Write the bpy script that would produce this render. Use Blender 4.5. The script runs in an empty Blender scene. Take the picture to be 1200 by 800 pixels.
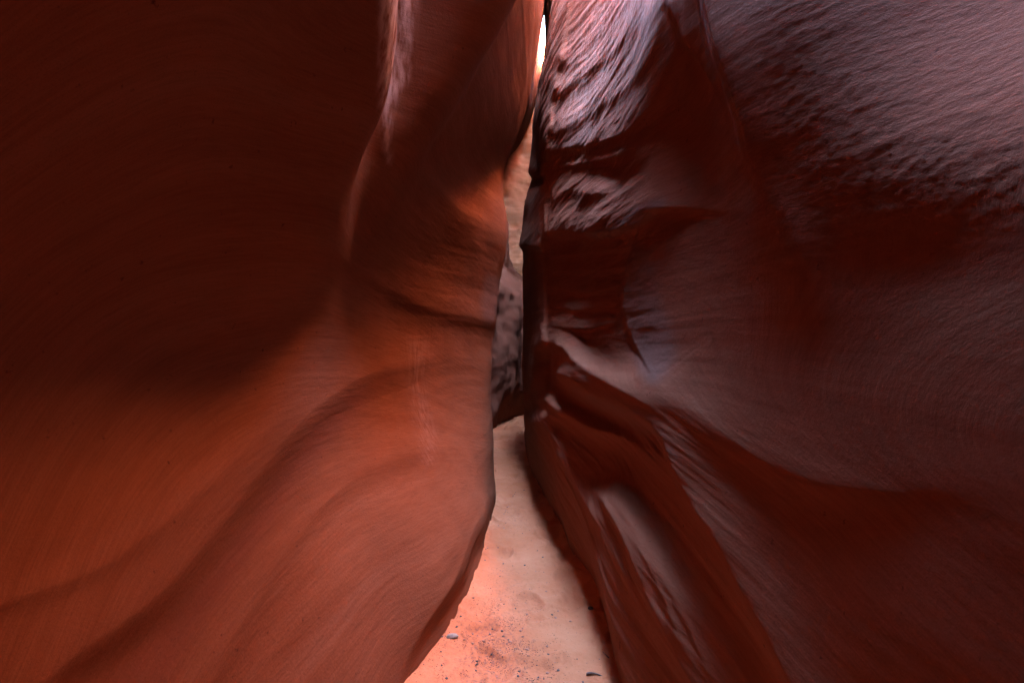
import bpy, math, random
import numpy as np
from math import radians as rad

random.seed(7)
rng = np.random.default_rng(11)
C = bpy.context.scene.collection
EYE = 1.5            # camera height above the sand
FPX = 600.0          # focal length in pixels of the 1200 px wide photograph

# ------------------------------------------------------------------ noise
_perm = rng.permutation(512).astype(np.int64)
_perm = np.concatenate([_perm, _perm, _perm])
_grad = rng.normal(size=(512, 3)); _grad /= np.linalg.norm(_grad, axis=1)[:, None]


def gnoise(x, y, z):
    xi = np.floor(x).astype(np.int64); yi = np.floor(y).astype(np.int64); zi = np.floor(z).astype(np.int64)
    xf = x - xi; yf = y - yi; zf = z - zi
    u = xf * xf * xf * (xf * (xf * 6 - 15) + 10)
    v = yf * yf * yf * (yf * (yf * 6 - 15) + 10)
    w = zf * zf * zf * (zf * (zf * 6 - 15) + 10)

    def g(dx, dy, dz):
        h = _perm[(_perm[(_perm[(xi + dx) & 511] + yi + dy) & 511] + zi + dz) & 511]
        gr = _grad[h]
        return gr[..., 0] * (xf - dx) + gr[..., 1] * (yf - dy) + gr[..., 2] * (zf - dz)
    x00 = g(0, 0, 0) * (1 - u) + g(1, 0, 0) * u
    x10 = g(0, 1, 0) * (1 - u) + g(1, 1, 0) * u
    x01 = g(0, 0, 1) * (1 - u) + g(1, 0, 1) * u
    x11 = g(0, 1, 1) * (1 - u) + g(1, 1, 1) * u
    return (x00 * (1 - v) + x10 * v) * (1 - w) + (x01 * (1 - v) + x11 * v) * w


def fbm(x, y, z, octv=4, gain=0.5):
    s = 0; a = 1.0; f = 1.0
    for i in range(octv):
        s = s + a * gnoise(x * f + 17.3 * i, y * f + 5.1 * i, z * f + 9.7 * i)
        a *= gain; f *= 2.03
    return s


def sstep(a, b, x):
    t = np.clip((x - a) / (b - a), 0, 1)
    return t * t * (3 - 2 * t)


# ------------------------------------------------------------------ interpolation of control tables
def _slopes(xs, T):
    xs = np.asarray(xs, float)
    d = (T[..., 1:] - T[..., :-1]) / (xs[1:] - xs[:-1])
    m = np.empty_like(T)
    m[..., 1:-1] = (d[..., 1:] * (xs[1:-1] - xs[:-2]) + d[..., :-1] * (xs[2:] - xs[1:-1])) / (xs[2:] - xs[:-2])
    m[..., 0] = d[..., 0]; m[..., -1] = d[..., -1]
    return m


def interp_rows(xs, T, X):
    """T: (n, k) control values of each row at xs; X: (n, m) places to read them at."""
    xs = np.asarray(xs, float)
    M = _slopes(xs, T)
    X = np.clip(X, xs[0], xs[-1])
    i = np.clip(np.searchsorted(xs, X, side='right') - 1, 0, len(xs) - 2)
    h = xs[i + 1] - xs[i]
    t = (X - xs[i]) / h
    r = np.arange(X.shape[0])[:, None]
    p0 = T[r, i]; p1 = T[r, i + 1]; m0 = M[r, i] * h; m1 = M[r, i + 1] * h
    t2 = t * t; t3 = t2 * t
    return (2 * t3 - 3 * t2 + 1) * p0 + (t3 - 2 * t2 + t) * m0 + (-2 * t3 + 3 * t2) * p1 + (t3 - t2) * m1


def surface(table, zs, ycol, Z):
    ys = sorted(table)
    T = np.array([table[k] for k in ys], float)                 # (ny, nz)
    Ty = interp_rows(ys, T.T.copy(), np.repeat(ycol[None, :], T.shape[1], 0)).T   # (cols, nz)
    return interp_rows(zs, Ty, Z)


# ------------------------------------------------------------------ relief brushes, in wall coordinates
def spline(pts, n=40):
    P = np.array(pts, float)
    seg = np.concatenate([[0], np.cumsum(np.linalg.norm(np.diff(P, axis=0), axis=1))])
    t = np.linspace(0, seg[-1], n)
    return interp_rows(seg, P.T.copy(), np.repeat(t[None], P.shape[1], 0)).T


class Relief:
    def __init__(s, U, V):
        s.U, s.V = U, V
        s.D = np.zeros_like(U)

    def near(s, pts, pad):
        P = spline(pts)
        m = (s.U > P[:, 0].min() - pad) & (s.U < P[:, 0].max() + pad) & (s.V > P[:, 1].min() - pad) & (s.V < P[:, 1].max() + pad)
        u = s.U[m]; v = s.V[m]
        best = np.full(u.shape, 1e9); sg = np.zeros_like(u); tt = np.zeros_like(u)
        n = len(P) - 1
        for k in range(n):
            a = P[k]; d = P[k + 1] - a; L2 = d @ d + 1e-9
            wu = u - a[0]; wv = v - a[1]
            t = np.clip((wu * d[0] + wv * d[1]) / L2, 0, 1)
            du = wu - t * d[0]; dv = wv - t * d[1]
            q = du * du + dv * dv
            b = q < best
            best = np.where(b, q, best)
            cr = -(d[0] * wv - d[1] * wu)
            sg = np.where(b, np.sign(cr), sg)
            tt = np.where(b, (k + t) / n, tt)
        return m, np.sqrt(best) * sg, tt

    def lip(s, pts, h, up, dn, taper=(0.15, 0.15), p=1.6, grow=0.0):
        """a rounded lip along pts: falls away over `up` on its upper side and over `dn` below.
        grow widens both along the curve."""
        m, sd, t = s.near(pts, 2.6 * max(up, dn) * (1 + max(grow, 0)))
        g = 1 + grow * t
        e = np.ones_like(t)
        if taper[0] > 0: e = e * sstep(0, taper[0], t)
        if taper[1] > 0: e = e * sstep(0, taper[1], 1 - t)
        w = np.where(sd > 0, up, dn) * g
        s.D[m] += h * g * e * np.exp(-(np.abs(sd) / w) ** p)

    def step(s, pts, h, w, fall, taper=(0.15, 0.15), win=None):
        """the upper side of pts stands proud by h, fading out over `fall`; edge width w."""
        m, sd, t = s.near(pts, 2.6 * fall)
        e = sstep(0, max(taper[0], 1e-3), t) * sstep(0, max(taper[1], 1e-3), 1 - t)
        if win: e = sstep(win[0], win[0] + win[2], s.V[m]) * sstep(win[1], win[1] - win[2], s.V[m])
        s.D[m] += h * e * sstep(-w, w, sd) * np.exp(-(np.maximum(sd, 0) / fall) ** 2)

    def blob(s, u, v, ru, rv, h, rot=0):
        a = rad(rot); c, q = math.cos(a), math.sin(a)
        du = s.U - u; dv = s.V - v
        x = (du * c + dv * q) / ru; y = (-du * q + dv * c) / rv
        s.D += h * np.exp(-(x * x + y * y))

    def patch(s, poly, soft=12):
        """soft mask of a closed outline (for stains and painted-in light)."""
        P = spline(list(poly) + [poly[0]], 60)
        inside = np.zeros(s.U.shape, bool)
        d = np.full(s.U.shape, 1e9)
        m = (s.U > P[:, 0].min() - 60) & (s.U < P[:, 0].max() + 60) & (s.V > P[:, 1].min() - 60) & (s.V < P[:, 1].max() + 60)
        u = s.U[m]; v = s.V[m]; ins = np.zeros(u.shape, bool); dd = np.full(u.shape, 1e9)
        for k in range(len(P) - 1):
            (x0, y0), (x1, y1) = P[k], P[k + 1]
            c = ((y0 > v) != (y1 > v)) & (u < (x1 - x0) * (v - y0) / (y1 - y0 + 1e-12) + x0)
            ins ^= c
            dx, dy = x1 - x0, y1 - y0
            t = np.clip(((u - x0) * dx + (v - y0) * dy) / (dx * dx + dy * dy + 1e-9), 0, 1)
            dd = np.minimum(dd, np.hypot(u - x0 - t * dx, v - y0 - t * dy))
        out = np.zeros(s.U.shape)
        out[m] = sstep(-soft, soft, np.where(ins, dd, -dd))
        return out


def settle(carve, U, V, sgn):
    """carve so that every brush ends up where it was traced on the finished, displaced wall."""
    D = 0.0
    for i in range(3):
        R = Relief(U + sgn * D, V)
        carve(R)
        D = R.D if i == 0 else 0.5 * (D + R.D)
    R.D = D
    return R


# ------------------------------------------------------------------ mesh helpers
def link_mesh(name, verts, faces, mat, parent=None, smooth=True):
    me = bpy.data.meshes.new(name)
    verts = np.asarray(verts, np.float32); faces = np.asarray(faces, np.int32)
    me.vertices.add(len(verts)); me.vertices.foreach_set('co', verts.ravel())
    k = faces.shape[1]
    me.loops.add(faces.size); me.loops.foreach_set('vertex_index', faces.ravel())
    me.polygons.add(len(faces))
    me.polygons.foreach_set('loop_start', np.arange(0, faces.size, k, dtype=np.int32))
    me.polygons.foreach_set('use_smooth', np.full(len(faces), smooth, bool))
    me.update(calc_edges=True)
    me.materials.append(mat)
    o = bpy.data.objects.new(name, me); C.objects.link(o)
    if parent: o.parent = parent
    return o


def grid_faces(n, m, flip=False):
    i = np.arange(n * m).reshape(n, m)
    f = np.stack([i[:-1, :-1], i[1:, :-1], i[1:, 1:], i[:-1, 1:]], -1).reshape(-1, 4)
    return f[:, ::-1] if flip else f


def attr(o, name, val):
    a = o.data.attributes.new(name, 'FLOAT', 'POINT')
    a.data.foreach_set('value', np.asarray(val, np.float32).ravel())


def tag(o, label, cat, group=None):
    o['label'] = label; o['category'] = cat
    if group: o['group'] = group
    return o


# ------------------------------------------------------------------ materials
class NT:
    def __init__(s, name):
        s.m = bpy.data.materials.new(name); s.m.use_nodes = True
        s.t = s.m.node_tree; s.t.nodes.clear()
        s.out = s.n('ShaderNodeOutputMaterial'); s.b = s.n('ShaderNodeBsdfPrincipled')
        s.l(s.b.outputs[0], s.out.inputs[0])

    def n(s, t, **kw):
        q = s.t.nodes.new(t)
        for k, v in kw.items():
            setattr(q, k, v)
        return q

    def l(s, a, b): s.t.links.new(a, b)

    def set(s, sock, v):
        if hasattr(v, 'is_output') or isinstance(v, bpy.types.NodeSocket): s.l(v, sock)
        else: sock.default_value = v

    def math(s, op, a, b=0.0, clamp=False):
        q = s.n('ShaderNodeMath', operation=op, use_clamp=clamp)
        s.set(q.inputs[0], a); s.set(q.inputs[1], b)
        return q.outputs[0]

    def mix(s, f, a, b):
        q = s.n('ShaderNodeMix', data_type='RGBA')
        s.set(q.inputs[0], f); s.set(q.inputs[6], a); s.set(q.inputs[7], b)
        return q.outputs[2]

    def noise(s, vec, scale, detail=4, rough=0.55, dist=0.0):
        q = s.n('ShaderNodeTexNoise')
        s.l(vec, q.inputs['Vector'])
        q.inputs['Scale'].default_value = scale; q.inputs['Detail'].default_value = detail
        q.inputs['Roughness'].default_value = rough; q.inputs['Distortion'].default_value = dist
        return q.outputs[0]

    def ramp(s, f, stops):
        q = s.n('ShaderNodeValToRGB')
        e = q.color_ramp.elements
        while len(e) < len(stops): e.new(0.5)
        for k, (p, c) in enumerate(stops):
            e[k].position = p; e[k].color = c if len(c) == 4 else (*c, 1)
        s.l(f, q.inputs[0])
        return q.outputs[0]

    def mapping(s, vec, scale=(1, 1, 1), rot=(0, 0, 0)):
        q = s.n('ShaderNodeMapping'); s.l(vec, q.inputs[0])
        q.inputs['Scale'].default_value = scale; q.inputs['Rotation'].default_value = rot
        return q.outputs[0]

    def attr(s, name):
        return s.n('ShaderNodeAttribute', attribute_name=name).outputs['Fac']


def rock_material(name, tilt=(0.1, 0.0, 0.0), tone=1.0, stains=True, warm=(0.0, (0.45, 0.16, 0.05))):
    k = NT(name)
    co = k.n('ShaderNodeTexCoord').outputs['Object']
    # bedding coordinate: the height above the bed each point of the wall lies on, stored on the mesh
    sep = k.n('ShaderNodeSeparateXYZ'); k.l(co, sep.inputs[0])
    cmb = k.n('ShaderNodeCombineXYZ'); k.l(sep.outputs[0], cmb.inputs[0]); k.l(sep.outputs[1], cmb.inputs[1])
    k.l(k.attr('bed') if stains else sep.outputs[2], cmb.inputs[2])
    warp = cmb
    bed = k.mapping(warp.outputs[0], (0.5, 0.35, 7.0), tilt)
    bands = k.noise(bed, 1.0, 4, 0.55)
    fine = k.noise(k.mapping(warp.outputs[0], (2.2, 1.8, 48.0), tilt), 1.0, 4, 0.6)
    big = k.noise(co, 0.9, 3, 0.5)
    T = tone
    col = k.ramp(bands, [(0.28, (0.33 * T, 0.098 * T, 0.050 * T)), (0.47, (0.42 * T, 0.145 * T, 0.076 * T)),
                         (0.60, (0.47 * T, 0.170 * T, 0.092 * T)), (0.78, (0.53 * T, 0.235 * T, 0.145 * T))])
    col = k.mix(k.math('MULTIPLY', k.math('SUBTRACT', fine, 0.40, True), 1.1), col, (0.33 * T, 0.115 * T, 0.060 * T, 1))
    col = k.mix(k.math('MULTIPLY', k.math('SUBTRACT', big, 0.45, True), 0.5), col, (0.44 * T, 0.165 * T, 0.082 * T, 1))
    # grains and pits
    grain = k.noise(co, 260.0, 4, 0.75)
    col = k.mix(k.math('MULTIPLY', k.math('SUBTRACT', grain, 0.50, True), 3.0), col, (0.24 * T, 0.080 * T, 0.045 * T, 1))
    col = k.mix(warm[0], col, (*[q * T for q in warm[1]], 1))
    hair = k.noise(k.mapping(warp.outputs[0], (10, 8.0, 130.0), tilt), 1.0, 6, 0.75)
    col = k.mix(k.math('MULTIPLY', k.math('SUBTRACT', hair, 0.49, True), 1.7, True), col, (0.25 * T, 0.080 * T, 0.040 * T, 1))
    col = k.mix(k.math('MULTIPLY', k.math('SUBTRACT', 0.48, hair, True), 1.3, True), col, (0.58 * T, 0.25 * T, 0.15 * T, 1))
    pit = k.noise(co, 34.0, 3, 0.6)
    col = k.mix(k.math('MULTIPLY', k.math('SUBTRACT', pit, 0.68, True), 9.0, True), col, (0.15 * T, 0.045 * T, 0.025 * T, 1))
    if stains:
        col = k.mix(k.attr('grey_tone'), col, (0.150, 0.082, 0.064, 1))  # greyer brown inside the outlined patches
        col = k.mix(k.math('MULTIPLY', k.attr('mineral_glow'), k.ramp(k.noise(k.mapping(co, (9, 9, 2)), 4.0, 4), [(0.35, (0, 0, 0)), (0.65, (1, 1, 1))])), col, (0.62, 0.46, 0.40, 1))  # pale colour: mineral streaks, plus light painted on the left wall's high strip
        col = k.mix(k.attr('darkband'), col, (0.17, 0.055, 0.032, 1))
    k.l(col, k.b.inputs['Base Color'])
    k.b.inputs['Roughness'].default_value = 0.85
    k.b.inputs['Specular IOR Level'].default_value = 0.06
    rough_f = k.attr('rough') if stains else None
    b1 = k.n('ShaderNodeBump'); b1.inputs['Distance'].default_value = 0.012
    b1.inputs['Strength'].default_value = 0.22
    k.l(k.noise(k.mapping(warp.outputs[0], (5, 4.0, 42.0), tilt), 1.0, 5, 0.65), b1.inputs['Height'])
    b2 = k.n('ShaderNodeBump'); b2.inputs['Distance'].default_value = 0.004
    b2.inputs['Strength'].default_value = 0.45
    k.l(k.noise(co, 90.0, 6, 0.75), b2.inputs['Height'])
    k.l(b1.outputs[0], b2.inputs['Normal'])
    last = b2
    if stains:
        b3 = k.n('ShaderNodeBump'); b3.inputs['Distance'].default_value = 0.02
        k.l(k.math('MULTIPLY', rough_f, 1.0), b3.inputs['Strength'])
        k.l(k.noise(k.mapping(warp.outputs[0], (30, 26.0, 70.0), tilt), 1.0, 5, 0.7), b3.inputs['Height'])
        k.l(b2.outputs[0], b3.inputs['Normal']); last = b3
    k.l(last.outputs[0], k.b.inputs['Normal'])
    return k.m


def sand_material():
    k = NT('canyon sand')
    co = k.n('ShaderNodeTexCoord').outputs['Object']
    big = k.noise(co, 2.2, 5, 0.6)
    col = k.ramp(big, [(0.30, (0.44, 0.138, 0.055)), (0.50, (0.52, 0.182, 0.080)), (0.70, (0.58, 0.230, 0.108))])
    crust = k.noise(k.mapping(co, (1.0, 0.75, 1)), 9.0, 7, 0.72)
    crust2 = k.noise(co, 1.7, 3, 0.5)
    cm = k.math('MULTIPLY', k.math('MULTIPLY', k.math('SUBTRACT', crust, 0.53, True), 7.0, True), k.math('MULTIPLY', k.math('SUBTRACT', crust2, 0.36, True), 4.0, True))
    col = k.mix(k.math('MULTIPLY', cm, 0.75), col, (0.40, 0.125, 0.055, 1))
    g = k.noise(co, 420.0, 2, 0.7)
    col = k.mix(k.math('MULTIPLY', k.math('SUBTRACT', g, 0.5, True), 2.4), col, (0.36, 0.14, 0.075, 1))
    col = k.mix(k.math('MULTIPLY', k.attr('debris'), k.math('MULTIPLY', k.math('SUBTRACT', k.noise(co, 60.0, 4, 0.7), 0.50, True), 6.0, True)), col, (0.17, 0.085, 0.065, 1))
    k.l(col, k.b.inputs['Base Color'])
    k.b.inputs['Roughness'].default_value = 0.95; k.b.inputs['Specular IOR Level'].default_value = 0.15
    b1 = k.n('ShaderNodeBump'); b1.inputs['Distance'].default_value = 0.02; b1.inputs['Strength'].default_value = 0.7
    k.l(k.noise(co, 28.0, 8, 0.7), b1.inputs['Height'])
    b2 = k.n('ShaderNodeBump'); b2.inputs['Distance'].default_value = 0.004; b2.inputs['Strength'].default_value = 0.4
    k.l(k.noise(co, 260.0, 3, 0.7), b2.inputs['Height']); k.l(b1.outputs[0], b2.inputs['Normal'])
    k.l(b2.outputs[0], k.b.inputs['Normal'])
    return k.m


def stone_material(name, c0, c1):
    k = NT(name)
    co = k.n('ShaderNodeTexCoord').outputs['Object']
    k.l(k.ramp(k.noise(co, 60.0, 4, 0.65), [(0.35, c0), (0.65, c1)]), k.b.inputs['Base Color'])
    k.b.inputs['Roughness'].default_value = 0.85
    b = k.n('ShaderNodeBump'); b.inputs['Distance'].default_value = 0.003; b.inputs['Strength'].default_value = 0.5
    k.l(k.noise(co, 150.0, 4, 0.7), b.inputs['Height']); k.l(b.outputs[0], k.b.inputs['Normal'])
    return k.m


# ------------------------------------------------------------------ the two big walls
ZS = [-0.3, 0.0, 0.5, 1.0, 1.5, 2.0, 2.5, 3.0, 4.0, 5.0, 6.5, 9.0]
LEFT = {  # unseen upper rows close in overhead, shaped to keep light off near rock
    -5.0: [0.20] * 12,
    -3.0: [-.55, -.55, -.60, -.65, -.65, -.60, -.45, -.2, .30, .70, .80, .80],
    -1.0: [-.85, -.80, -.90, -1.05, -1.15, -.92, -.50, -.10, .45, .75, .80, .80],
    0.0: [-1.15, -1.14, -1.14, -1.15, -1.17, -.92, -.50, -.08, .50, .85, 1.05, 1.05],
    0.5: [-1.10, -1.08, -1.09, -1.11, -1.12, -.90, -.48, -.05, .55, 1.05, 1.5, 1.5],
    1.0: [-.91, -.89, -.93, -1.0, -1.08, -.86, -.48, -.08, .45, .95, 1.35, 1.4],
    1.5: [-.69, -.67, -.79, -.92, -1.02, -.84, -.58, -.28, .22, .60, .85, .90],
    1.9: [-.53, -.51, -.66, -.86, -.94, -.67, -.47, -.46, -.02, .2, .3, .3],
    2.25: [-.47, -.45, -.60, -.81, -.90, -.72, -.67, -.80, -1.0, -1.05, -1.0, -.9],
    2.5: [-.38, -.36, -.53, -.76, -.86, -.75, -.46, -.24, .08, .18, .12, .05],
    3.0: [-.29, -.275, -.44, -.69, -.80, -.70, -.47, -.20, .12, .20, .08, -.05],
    4.0: [-.22, -.21, -.32, -.52, -.58, -.48, -.32, -.14, .17, .24, .08, -.05],
    5.0: [-.22, -.21, -.19, -.21, -.20, -.14, -.04, -.02, .19, .34, .24, .05],
    5.8: [-.40, -.40, -.38, -.38, -.36, -.30, -.20, -.12, .12, .25, .15, .0],
    7.0: [-.95, -.95, -.95, -.95, -.90, -.85, -.75, -.6, -.3, -.1, .1, .30],
    9.0: [-2.0, -2.0, -2.0, -2.0, -2.0, -2.0, -2.0, -1.9, -1.6, -1.1, -.1, .85],
    12.6: [-2.5, -2.5, -2.5, -2.5, -2.5, -2.5, -2.5, -2.2, -1.8, -1.1, .0, .72],
    13.5: [-2.6, -2.6, -2.6, -2.6, -2.6, -2.6, -2.6, -2.2, -1.8, -1.1, .0, .78],
    15.5: [-3.0, -3.0, -3.0, -3.0, -3.0, -3.0, -3.0, -2.6, -2.0, -1.1, .0, .95],
    17.0: [-3.0, -3.0, -3.0, -3.0, -3.0, -3.0, -3.0, -2.6, -2.0, -1.1, .0, 1.0],
}
RIGHT = {  # upper rows out of view are shaped to steer the light from above
    -5.0: [0.0] * 12,
    -3.0: [.70, .70, .70, .70, .70, .70, .70, .70, .70, .75, .80, .85],
    -1.0: [.80, .80, .82, .85, .95, 1.1, 1.3, 1.3, 1.2, 1.0, .85, .85],
    0.0: [.96, .96, .95, .95, 1.0, 1.2, 1.55, 1.75, 1.7, 1.3, 1.0, 1.0],
    0.5: [.92, .92, .91, .91, .95, 1.15, 1.75, 2.15, 2.3, 2.0, 1.4, 1.1],
    1.0: [.80, .80, .81, .83, .89, 1.04, 1.36, 1.75, 2.2, 2.1, 1.75, 1.5],
    1.5: [.66, .66, .69, .74, .82, .87, .94, 1.12, 1.7, 1.9, 1.9, 1.8],
    2.2: [.54, .54, .53, .60, .69, .76, .78, .84, 1.3, 1.65, 1.85, 2.0],
    3.0: [.54, .54, .53, .545, .565, .59, .65, .76, 1.12, 1.5, 1.75, 1.9],
    4.0: [.43, .43, .43, .425, .43, .46, .52, .62, .90, 1.22, 1.55, 1.8],
    5.0: [.33, .33, .32, .30, .30, .325, .365, .42, .54, .75, 1.2, 1.6],
    6.0: [.22, .22, .22, .20, .20, .215, .24, .28, .38, .52, .80, 1.2],
    7.0: [.20, .20, .18, .17, .15, .14, .14, .17, .29, .49, .76, .95],
    7.6: [.30, .30, .28, .27, .25, .24, .24, .26, .37, .56, .86, 1.0],
    9.0: [1.3, 1.3, 1.3, 1.3, 1.3, 1.3, 1.3, 1.3, 1.3, 1.3, 1.1, .75],
    12.6: [2.4, 2.4, 2.4, 2.4, 2.4, 2.4, 2.4, 2.3, 2.1, 1.7, 1.25, 1.0],
    13.5: [2.6, 2.6, 2.6, 2.6, 2.6, 2.6, 2.6, 2.5, 2.3, 1.8, 1.3, 1.10],
    15.5: [3.2, 3.2, 3.2, 3.2, 3.2, 3.2, 3.2, 3.2, 2.8, 2.0, 1.5, 1.10],
    17.0: [3.2, 3.2, 3.2, 3.2, 3.2, 3.2, 3.2, 3.2, 2.8, 2.0, 1.5, 1.12],
}


def wall_grid(table, side, near_y, far_y, ncol=860, nrow=760, back=70):
    """columns of the sheet follow the canyon (dense where the wall passes the eye), rows climb it."""
    s = math.log(far_y / 0.42)
    yf = 0.42 * np.exp(np.linspace(0, s, ncol))
    yb = np.linspace(near_y, 0.42, back, endpoint=False)
    y = np.concatenate([yb, yf])
    ye = np.maximum(y, 0.5)
    k = 0.55 * ye
    q0 = np.arcsinh((-0.3 - 1.4) / k); q1 = np.arcsinh((9.0 - 1.4) / k)
    q = q0[:, None] + (q1 - q0)[:, None] * np.linspace(0, 1, nrow)[None, :]
    Z = 1.4 + k[:, None] * np.sinh(q)
    Y = np.repeat(y[:, None], nrow, 1)
    X = surface(table, ZS, y, Z)
    ye = np.maximum(Y, 0.5)
    U = 600 + FPX * X / ye
    V = 400 - FPX * (Z - EYE) / ye
    return X, Y, Z, U, V, ye


def finish_wall(name, X, Y, Z, side, mat, attrs):
    n, m = X.shape
    # over the rim: a few rows of plateau running away from the slot
    ext = [0.15, 0.6, 2.0, 8.0, 30.0]
    Xe = np.stack([X[:, -1] + side * e for e in ext], 1)
    Ze = np.stack([Z[:, -1] + 0.05 + 0.0 * X[:, -1] for e in ext], 1)
    Ye = np.repeat(Y[:, -1:], len(ext), 1)
    X2 = np.concatenate([X, Xe], 1); Y2 = np.concatenate([Y, Ye], 1); Z2 = np.concatenate([Z, Ze], 1)
    co = np.stack([X2, Y2, Z2], -1).reshape(-1, 3)
    o = link_mesh(name, co, grid_faces(*X2.shape, flip=(side > 0)), mat)
    for k, a in attrs.items():
        attr(o, k, np.concatenate([a, np.repeat(a[:, -1:] * 0, len(ext), 1)], 1))
    return o


def rough_rock(X, Y, Z, ledge, chunk):
    """general weathering, in metres: level laminae and soft hollows."""
    wz = Z + 0.10 * gnoise(X * 0.8, Y * 0.8, Z * 0.8) + 0.0
    lam = fbm(X * 0.5 + 3, Y * 0.45, wz * 9.0, 4, 0.6)
    soft = fbm(X * 0.9 + 7, Y * 0.9, Z * 1.1, 3, 0.5)
    return ledge * lam + chunk * soft


# ---- right wall
X, Y, Z, U, V, YE = wall_grid(RIGHT, 1, -5.0, 17.0)
def carve_right(R):
    # pale ledged nose high on the middle of the wall
    R.lip([(630, 182), (648, 176), (700, 166), (745, 146), (772, 118), (788, 80), (797, 10), (802, -90)], 11, 60, 11, (0.05, 0))
    R.lip([(640, 160), (668, 148), (705, 122), (745, 88), (768, 50), (780, -20)], 5, 22, 7, (0.1, 0.1))
    R.lip([(645, 120), (680, 92), (715, 62), (745, 20), (755, -50)], 5, 24, 6, (0.1, 0.1))
    R.lip([(655, 85), (690, 52), (715, 15), (730, -50)], 4, 20, 5, (0.1, 0.1))
    R.lip([(640, 196), (690, 190), (735, 178), (770, 150)], 4, 10, 6, (0.1, 0.3))
    R.lip([(640, 232), (668, 222), (700, 226), (735, 222)], 5, 26, 12, (0.1, 0.4))
    # smooth dark alcove beside it
    R.blob(824, 185, 40, 110, -28, -8)
    R.blob(726, 205, 26, 16, -6)
    # long S-shaped rib right of the alcove: crisp above, broad below
    R.lip([(905, 250), (888, 208), (880, 185), (872, 150), (855, 100), (838, 50), (825, 0), (815, -60)], 22, 9, 50, (0.3, 0))
    R.lip([(975, 440), (966, 390), (958, 345), (945, 300), (922, 255), (895, 215), (870, 180)], 14, 60, 34, (0.55, 0.3))
    # level grey ledge that catches the light
    R.lip([(634, 275), (655, 271), (685, 272), (720, 270), (750, 266), (770, 246), (800, 243), (850, 246), (890, 250)], 9, 36, 7, (0.05, 0.4))
    for pts in ([(640, 300), (690, 296), (742, 290)], [(640, 318), (690, 316), (738, 312)], [(640, 338), (690, 342), (733, 332)], [(640, 358), (690, 362), (731, 352)], [(640, 380), (690, 384), (730, 374)]):
        R.lip(pts, 3.0, 13, 4, (0.1, 0.15))
    R.blob(672, 300, 12, 26, -5, 20)
    # sharp break between the ledged part and the smooth face
    R.step([(790, 500), (768, 450), (742, 402), (730, 355), (746, 285), (770, 230)], -8, 3, 110, win=(250, 450, 50))
    # knuckles and ribs running down toward the viewer
    R.lip([(626, 396), (655, 404), (690, 430), (725, 455), (760, 474), (800, 490)], 12, 26, 10, (0.05, 0.4))
    R.blob(692, 408, 38, 13, -10, 36)
    R.blob(640, 425, 8, 20, -7)
    R.lip([(632, 432), (655, 436), (700, 466), (740, 484), (768, 500), (792, 548), (812, 588), (842, 630), (868, 684), (902, 748), (940, 830), (990, 930)], 22, 46, 10, (0.06, 0))
    R.blob(705, 486, 44, 11, -8, 28)
    R.lip([(628, 462), (655, 478), (690, 499), (740, 520), (775, 552), (800, 585)], 13, 18, 8, (0.06, 0.35))
    R.blob(752, 585, 24, 80, -16, -35)
    R.lip([(690, 560), (722, 606), (752, 676), (782, 738), (815, 805), (850, 880)], 15, 34, 7, (0.12, 0), grow=0.3)
    R.lip([(705, 560), (742, 615), (778, 690), (806, 770)], 6, 10, 4, (0.2, 0.2))
    R.lip([(715, 562), (762, 636), (802, 716), (845, 810)], 5, 9, 4, (0.2, 0.2))
    R.lip([(648, 500), (676, 560), (700, 630)], 4, 8, 4, (0.2, 0.2))
    R.lip([(624, 470), (645, 505), (668, 555), (690, 618), (708, 684), (732, 780), (755, 880)], 19, 30, 9, (0.06, 0), grow=0.4)
    R.lip([(619, 480), (634, 520), (652, 568), (668, 630), (690, 690)], 11, 12, 6, (0.08, 0.3))
    R.lip([(616, 500), (628, 540), (640, 575), (655, 615)], 6, 7, 5, (0.1, 0.3))
    R.blob(790, 600, 14, 60, -3, -30)
    # long smooth face with its lower edge
    R.lip([(742, 398), (770, 450), (815, 486), (880, 526), (950, 561), (1025, 573), (1120, 575), (1200, 590)], 13, 45, 26, (0.15, 0.7))
    R.blob(930, 470, 130, 80, 9, 15)
    # overhanging shoulder near the viewer, rounding under into shade
    R.lip([(850, -140), (905, -20), (950, 65), (1000, 120), (1050, 152), (1120, 158), (1200, 150), (1320, 145)], 40, 180, 190, (0.1, 0), p=2.0)
    R.blob(1100, 310, 120, 70, -13)
    R.blob(912, 120, 40, 100, -5, -14)
    # the fin at the far end of this wall
    R.step([(640, 470), (641, 400), (640, 330), (641, 290), (640, 210), (650, 120), (668, 20), (680, -60)], 6, 2.5, 24, (0.05, 0))
    R.lip([(610, 212), (624, 209), (640, 206)], -6, 5, 16, (0.05, 0.05))
    R.lip([(608, 288), (624, 287), (640, 290)], 6, 20, 5, (0.02, 0.02))
    R.lip([(622, 480), (626, 430), (628, 390)], 5, 5, 5, (0.2, 0.2))


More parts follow.
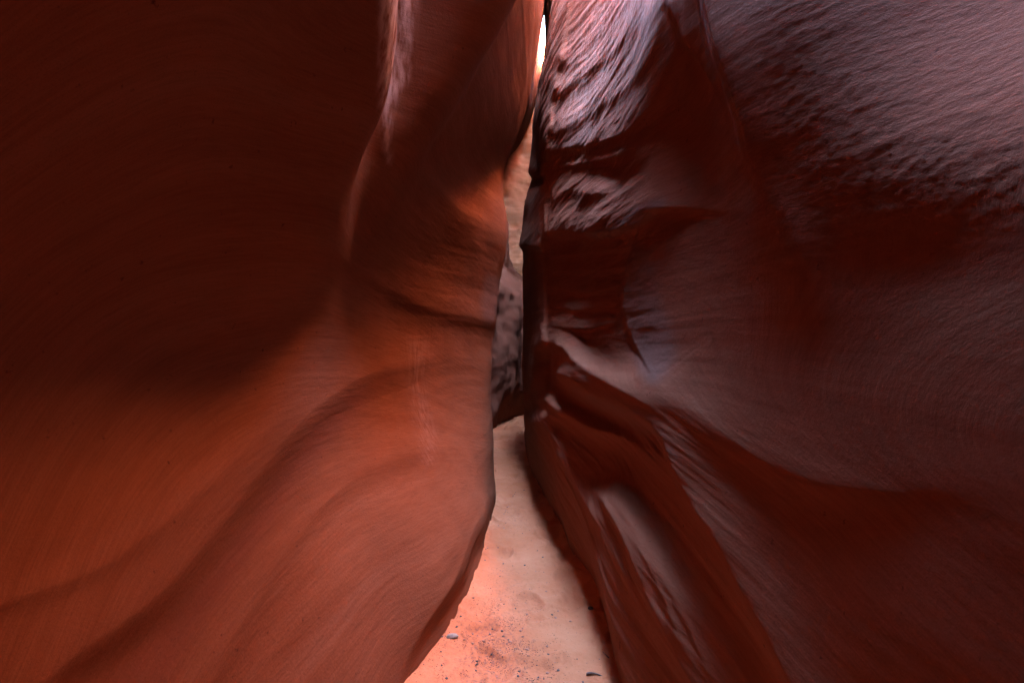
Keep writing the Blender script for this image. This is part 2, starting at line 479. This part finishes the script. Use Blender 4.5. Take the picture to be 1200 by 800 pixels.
R = settle(carve_right, U, V, -1)
lay = sstep(800, 730, U) * sstep(430, 380, V) * sstep(630, 650, U)
sh = sstep(880, 980, U) * sstep(330, 200, V)
noise_m = rough_rock(X, Y, Z, 0.004, 0.032)
dist = YE / FPX
lamin = fbm(X * 1.2, Y * 1.3 + 0.8 * Z, (Z + 0.10 * gnoise(X * 2, Y * 1.7, Z * 2)) * 9.0, 5, 0.60)
gritty = fbm(X * 30, Y * 24, Z * 42, 4, 0.65)
low = sstep(960, 800, U) * sstep(440, 520, V) * sstep(615, 650, U)
bedr = Z - 0.45 * np.log(YE / 5) * sstep(1.9, 1.2, Z) + 0.05 * fbm(X, Y, Z, 2)
flute = fbm(X * 0.9, Y * 0.8, bedr * 16.0, 4, 0.6)
D = R.D * dist + noise_m * np.clip(YE / 2.5, 0.25, 1.3) + lay * lamin * 0.013 + sh * (gritty * 0.0022 + lamin * 0.0014) + low * flute * 0.012
grey_mask = 0.75 * R.patch([(742, 285), (728, 350), (735, 395), (768, 448), (785, 430), (790, 390), (775, 350), (765, 300)], 10)
grey_mask = np.maximum(grey_mask, 0.8 * R.patch([(685, 272), (720, 262), (760, 238), (785, 232), (765, 258), (735, 272), (700, 280)], 5))
grey_mask = np.maximum(grey_mask, 0.5 * R.patch([(668, 455), (720, 470), (765, 495), (800, 540), (770, 520), (720, 495)], 10))
pale_mask = 0.30 * R.patch([(690, 0), (740, -80), (780, -60), (730, 90), (670, 180), (660, 130)], 25)
zero = np.zeros_like(X)
m_right = rock_material('banded sandstone right', (rad(4), 0, 0), 0.42, warm=(0.4, (0.45, 0.140, 0.072)))
right = finish_wall('canyon_wall', X - D, Y, Z, 1, m_right,
                    {'grey_tone': grey_mask, 'mineral_glow': pale_mask, 'darkband': zero, 'bed': Z - 0.45 * np.log(YE / 5) * sstep(1.9, 1.2, Z) + 0.05 * fbm(X, Y, Z, 2), 'rough': np.clip(0.10 + 0.20 * sh + 0.35 * lay, 0, 1)})
tag(right, 'tall ledged red sandstone wall with ribs and a rough overhanging shoulder, right of the sandy path', 'canyon wall')

# ---- left wall
X, Y, Z, U, V, YE = wall_grid(LEFT, -1, -5.0, 17.0)
def carve_left(R):
    # arched lips of the lower bulge
    R.lip([(-20, 880), (60, 790), (180, 700), (290, 572), (350, 495), (410, 448), (470, 425), (540, 418), (600, 440)], 17, 75, 24, (0, 0.35))
    R.lip([(180, 880), (250, 790), (330, 650), (420, 557), (500, 525), (580, 530)], 5, 26, 16, (0, 0.3))
    R.lip([(-40, 720), (120, 660), (250, 560), (330, 490)], 4, 20, 14, (0.1, 0.3))
    R.blob(480, 620, 90, 90, 10)
    # crease low at the path
    R.step([(455, 830), (500, 742), (540, 680), (556, 640), (576, 592), (592, 555)], 18, 7, 55, (0.6, 0.35))
    R.blob(545, 650, 16, 40, -4, 30)
    # folds above
    R.lip([(330, 270), (400, 300), (450, 335), (510, 362), (600, 380)], 4, 30, 14, (0.5, 0.1))
    R.lip([(470, 165), (500, 205), (540, 247), (585, 272), (610, 282)], 4, 12, 60, (0.4, 0.5))
    R.blob(550, 195, 60, 48, -15)
    R.blob(545, 60, 45, 120, -8)
    # upright rib high on the wall
    R.lip([(462, 240), (456, 180), (452, 100), (456, 20), (450, -80)], 10, 26, 18, (0.3, 0))
    R.lip([(486, 80), (478, 30), (470, -40)], 6, 12, 10, (0.3, 0))


R = settle(carve_left, U, V, +1)
noise_m = rough_rock(X, Y, Z, 0.0025, 0.025)
dist = YE / FPX
D = R.D * dist + noise_m * np.clip(YE / 2.5, 0.25, 1.2)
grey_mask = 0.7 * R.patch([(570, 320), (590, 330), (585, 370), (572, 385), (564, 360)], 5)
pale_mask = 0.75 * R.patch([(446, -60), (476, -60), (482, 40), (478, 90), (462, 120), (458, 190), (450, 150), (446, 60)], 8) + 0.13 * R.patch([(484, 400), (494, 400), (497, 440), (500, 480), (508, 515), (503, 540), (492, 490), (486, 440)], 13)  # high strip: bright light painted as pale colour; lower streak: mineral deposit
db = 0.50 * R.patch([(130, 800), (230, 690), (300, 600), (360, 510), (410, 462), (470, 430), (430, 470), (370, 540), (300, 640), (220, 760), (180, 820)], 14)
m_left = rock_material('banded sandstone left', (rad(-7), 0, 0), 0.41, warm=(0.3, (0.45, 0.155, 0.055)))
zero = np.zeros_like(X)
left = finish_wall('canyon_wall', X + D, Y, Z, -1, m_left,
                   {'grey_tone': grey_mask, 'mineral_glow': pale_mask, 'darkband': db, 'bed': Z + 0.9 * np.log(YE / 2.2) ** 2 * sstep(3.2, 1.2, Z) + 0.05 * fbm(X, Y, Z, 2), 'rough': zero + 0.06})
tag(left, 'smooth red sandstone wall bulging low and leaning over the path, left of the sand', 'canyon wall')


# ------------------------------------------------------------------ rock beyond the narrows
def path_wall(name, path, prof, mat, amp, ns=220, nz=260, zmax=9.0, zmin=-0.3, seed=0.0, bed=9.0):
    """rock face along a plan path; prof(z) pushes it back along its left normal with height."""
    P = spline(path, ns)
    d = np.gradient(P, axis=0); d /= np.linalg.norm(d, axis=1)[:, None]
    nrm = np.stack([d[:, 1], -d[:, 0]], 1)                      # to the right of the path = toward the viewer
    z = np.linspace(zmin, zmax, nz)
    S, Zz = np.meshgrid(np.arange(ns), z, indexing='ij')
    px = P[:, 0][:, None] + 0 * Zz; py = P[:, 1][:, None] + 0 * Zz
    off = -prof(Zz, S / (ns - 1)) + amp * fbm(px * 1.1 + seed, py * 1.1, Zz * 0.8, 4, 0.5) + amp * 0.22 * fbm(px * 0.7, py * 0.7 + seed, Zz * bed, 3, 0.6)
    X = px + nrm[:, 0][:, None] * off; Yy = py + nrm[:, 1][:, None] * off
    co = np.stack([X, Yy, Zz], -1).reshape(-1, 3)
    return link_mesh(name, co, grid_faces(ns, nz, flip=True), mat)


m_far = rock_material('far sandstone', (rad(6), rad(5), 0), 0.42, stains=False, warm=(0.75, (0.46, 0.15, 0.085)))
m_cliff = rock_material('cliff sandstone with painted sunlight', (rad(6), rad(5), 0), 0.95, stains=False, warm=(0.4, (0.50, 0.21, 0.09)))  # far sandstone made brighter and more orange, its colour standing for sunlight
a = path_wall('rock_buttress', [(-3.2, 6.3), (-1.2, 7.3), (-.32, 8.7), (.00, 9.7), (.26, 10.6), (1.4, 14.0), (3.0, 18.0)],
              lambda z, t: 0.10 * (z - 1) ** 2 * (z < 1) + 1.3 * sstep(2.35, 3.6, z) + 0.25 * np.maximum(z - 3.2, 0), m_far, 0.26, zmax=5.0, seed=5.3, bed=1.2)
tag(a, 'low dark folded rock closing off the sandy path behind the narrow gap', 'rock')
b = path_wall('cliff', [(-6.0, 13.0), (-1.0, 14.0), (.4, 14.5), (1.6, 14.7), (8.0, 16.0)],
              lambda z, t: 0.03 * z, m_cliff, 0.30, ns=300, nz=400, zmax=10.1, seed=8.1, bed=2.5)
tag(b, 'cliff coloured pale orange as if sunlit, at the top of the gap, below the bit of sky', 'cliff')

# ------------------------------------------------------------------ sand
ys = np.concatenate([np.linspace(-5, 1.2, 60, endpoint=False), 1.2 * np.exp(np.linspace(0, math.log(19 / 1.2), 700))])
xs = np.concatenate([np.linspace(-4, -0.9, 12, endpoint=False), np.linspace(-0.9, 0.9, 420), np.linspace(0.92, 5, 14)])
GY, GX = np.meshgrid(ys, xs, indexing='ij')
GZ = 0.020 * fbm(GX * 1.6, GY * 1.4, 0 * GX, 3) + 0.010 * fbm(GX * 9, GY * 8, 0 * GX + 4, 5, 0.6)
foot = fbm(GX * 4.5 + 9, GY * 3.6, 0 * GX + 2, 2)
GZ += -0.026 * sstep(0.10, 0.42, foot) + 0.010 * sstep(0.0, 0.12, foot) * sstep(0.3, 0.12, foot)
# sand banked unevenly against the feet of the walls
L0 = surface(LEFT, ZS, ys, np.zeros((len(ys), 1))); R0 = surface(RIGHT, ZS, ys, np.zeros((len(ys), 1)))
bk = np.clip(0.6 + 1.3 * fbm(GX * 0.5, GY * 1.6, 0 * GX + 7, 3), 0.05, 1.6)
GZ += 0.040 * bk * (np.exp(-(np.maximum(GX - L0, 0) / 0.075) ** 1.3) + np.exp(-(np.maximum(R0 - GX, 0) / 0.075) ** 1.3))
deb = np.exp(-(((GX + 0.13) / 0.20) ** 2 + ((GY - 2.45) / 0.42) ** 2)) + 0.5 * np.exp(-(((GX - 0.0) / 0.16) ** 2 + ((GY - 4.4) / 0.35) ** 2)) + 0.35 * np.exp(-(((GX + 0.05) / 0.18) ** 2 + ((GY - 3.2) / 0.3) ** 2))
m_sand = sand_material()
sand = link_mesh('sand_floor', np.stack([GX, GY, GZ], -1).reshape(-1, 3), grid_faces(*GX.shape, flip=True), m_sand)
attr(sand, 'debris', np.clip(deb, 0, 1))
sand['kind'] = 'structure'


def ground_z(x, y):
    i = int(np.argmin(np.abs(ys - y))); j = int(np.argmin(np.abs(xs - x)))
    return float(GZ[i, j])


# ------------------------------------------------------------------ stones on the sand
def stone_mesh(name, sx, sy, sz, seed, mat, rings=12, segs=18, sharp=0.35):
    th = np.linspace(0, math.pi, rings + 1); ph = np.linspace(0, 2 * math.pi, segs, endpoint=False)
    T, P = np.meshgrid(th, ph, indexing='ij')
    n = np.stack([np.sin(T) * np.cos(P), np.sin(T) * np.sin(P), np.cos(T)], -1)
    r = 1 + sharp * fbm(n[..., 0] * 1.1 + seed, n[..., 1] * 1.1, n[..., 2] * 1.1, 3)
    v = (n * r[..., None] * np.array([sx, sy, sz])).reshape(-1, 3)
    f = []
    for i in range(rings):
        for j in range(segs):
            f.append((i * segs + j, (i + 1) * segs + j, (i + 1) * segs + (j + 1) % segs, i * segs + (j + 1) % segs))
    return link_mesh(name, v, f, mat, smooth=True)


m_grey = stone_material('grey stone', (0.20, 0.17, 0.13), (0.33, 0.29, 0.23))
m_dark = stone_material('dark stone', (0.05, 0.035, 0.03), (0.12, 0.08, 0.07))
m_red = stone_material('red stone', (0.26, 0.10, 0.06), (0.40, 0.19, 0.12))
m_wood = stone_material('dry wood', (0.07, 0.04, 0.03), (0.17, 0.10, 0.07))


def on_sand(u, v):
    y = EYE * FPX / (v - 400); return ((u - 600) / FPX * y, y)


def rest(o, u, v, sink, rz=0):
    x, y = on_sand(u, v)
    o.location = (x, y, ground_z(x, y) + sink); o.rotation_euler = (0, 0, rz)


s = stone_mesh('stone', 0.030, 0.012, 0.014, 1.0, m_grey); rest(s, 530, 751, 0.006, 0.3)
tag(s, 'flat pale grey stone on the sand near the left wall', 'stone')
s = stone_mesh('stone', 0.016, 0.011, 0.010, 4.0, m_dark); rest(s, 692, 716, 0.005, -0.2)
tag(s, 'dark stone alone on clean sand near the right wall', 'stone')


def twig(u, v, length, rz, label, bend=0.2, r=0.0035):
    n, m = 14, 7
    v_ = []; f = []
    for i in range(n):
        t = i / (n - 1)
        c = np.array([(t - .5) * length, bend * length * math.sin(t * 2.6), 0.2 * length * math.sin(t * 4) * 0.2])
        rr = r * (1 - 0.6 * t) * (1 + 0.2 * math.sin(9 * t))
        for j in range(m):
            a_ = 2 * math.pi * j / m
            v_.append(c + np.array([0, rr * math.cos(a_), rr * math.sin(a_)]))
    for i in range(n - 1):
        for j in range(m):
            f.append((i * m + j, (i + 1) * m + j, (i + 1) * m + (j + 1) % m, i * m + (j + 1) % m))
    o = link_mesh('twig', v_, f, m_wood); rest(o, u, v, r * 0.7, rz)
    tag(o, label, 'twig')


twig(697, 793, 0.075, -0.3, 'dark bent twig on the sand at the bottom of the photo', 0.15, 0.006)
twig(710, 768, 0.06, 1.9, 'thin short twig on clean sand beside the right wall', 0.1, 0.003)

protos = []
for k in range(6):
    p = stone_mesh('pebble', 0.006, 0.005 + 0.001 * (k % 3), 0.0035, 20 + 3.7 * k, (m_dark, m_red, m_red, m_wood, m_red, m_dark)[k], 6, 9, 0.5)
    protos.append(p)
used = set()
for k in range(240):
    if k < 120:
        x = -0.13 + random.gauss(0, 0.17); y = 2.45 + random.gauss(0, 0.30)
    else:
        y = random.uniform(2.2, 5.2); x = random.uniform(-0.2, 0.35)
    lo = -0.42 + 0.16 * max(0, (y - 2.25)); hi = 0.48 if y < 3.6 else 0.34
    x = min(max(x, lo), hi)
    i = k % 6
    if i not in used:
        o = protos[i]; used.add(i)
    else:
        o = protos[i].copy(); C.objects.link(o)
    sc = random.choice([0.4, 0.5, 0.6, 0.7, 0.9, 1.2])
    o.scale = (sc, sc * random.uniform(.7, 1.2), sc)
    o.rotation_euler = (0, 0, random.uniform(0, 6.3))
    o.location = (x, y, ground_z(x, y) + 0.001)
    tag(o, 'tiny loose pebble lying on the sand of the path', 'pebble', 'pebbles scattered on the sand')

# loose grit: countless chips
n = 9000
gv = []; gf = []
for k in range(n):
    x = -0.10 + random.gauss(0, 0.16); y = 2.4 + random.gauss(0, 0.30)
    if fbm(np.array([x * 9.0]), np.array([y * 7.0]), np.array([3.3]), 2)[0] < -0.02: continue
    if k % 5 == 0: x = random.uniform(-.3, .4); y = random.uniform(2.1, 6)
    r = random.uniform(.0009, .0034); zz = ground_z(x, y)
    a_ = random.uniform(0, 6.3)
    b0 = len(gv)
    for j in range(3):
        gv.append((x + r * math.cos(a_ + j * 2.1) * 1.4, y + r * math.sin(a_ + j * 2.1), zz - 0.0006))
    gv.append((x, y, zz + r * random.uniform(.5, 1.0)))
    gf += [(b0, b0 + 1, b0 + 3), (b0 + 1, b0 + 2, b0 + 3), (b0 + 2, b0, b0 + 3)]
m_grit = stone_material('grit', (0.06, 0.03, 0.022), (0.26, 0.11, 0.06))
g = link_mesh('grit', gv, gf, m_grit, smooth=False)
g['kind'] = 'stuff'; g['label'] = 'fine dark grit strewn over the sand'

# ------------------------------------------------------------------ light
W = bpy.data.worlds.new('World'); bpy.context.scene.world = W; W.use_nodes = True
nt = W.node_tree
bg = nt.nodes['Background']; sky = nt.nodes.new('ShaderNodeTexSky'); sky.sky_type = 'NISHITA'; sky.sun_disc = False
SUN_EL, SUN_AZ = 42.0, 238.0                      # azimuth of the sun, clockwise from +Y
sky.sun_elevation = rad(SUN_EL); sky.sun_rotation = rad(SUN_AZ)
nt.links.new(sky.outputs[0], bg.inputs[0]); bg.inputs[1].default_value = 0.05
sd = bpy.data.lights.new('sun', 'SUN'); sd.energy = 5.0; sd.angle = rad(0.5); sd.color = (1.0, 0.90, 0.76)
so = bpy.data.objects.new('sun', sd); C.objects.link(so)
so.rotation_euler = (rad(90 - SUN_EL), 0, rad(180 - SUN_AZ))
so.location = (0, 0, 20)

# ------------------------------------------------------------------ camera
cam = bpy.data.cameras.new('camera'); co_ = bpy.data.objects.new('camera', cam); C.objects.link(co_)
cam.sensor_width = 36; cam.lens = 18.0; cam.clip_start = 0.02; cam.clip_end = 500
co_.location = (0, 0, EYE); co_.rotation_euler = (rad(90), 0, 0)
S = bpy.context.scene
S.camera = co_
S.view_settings.view_transform = 'Standard'; S.view_settings.look = 'None'; S.view_settings.gamma = 1
S.view_settings.exposure = 10.15
S.cycles.max_bounces = 14; S.cycles.diffuse_bounces = 12
S.cycles.use_denoising = True
S.cycles.sample_clamp_indirect = 0
S.cycles.use_fast_gi = False
S.cycles.use_guiding = True
S.cycles.use_adaptive_sampling = False
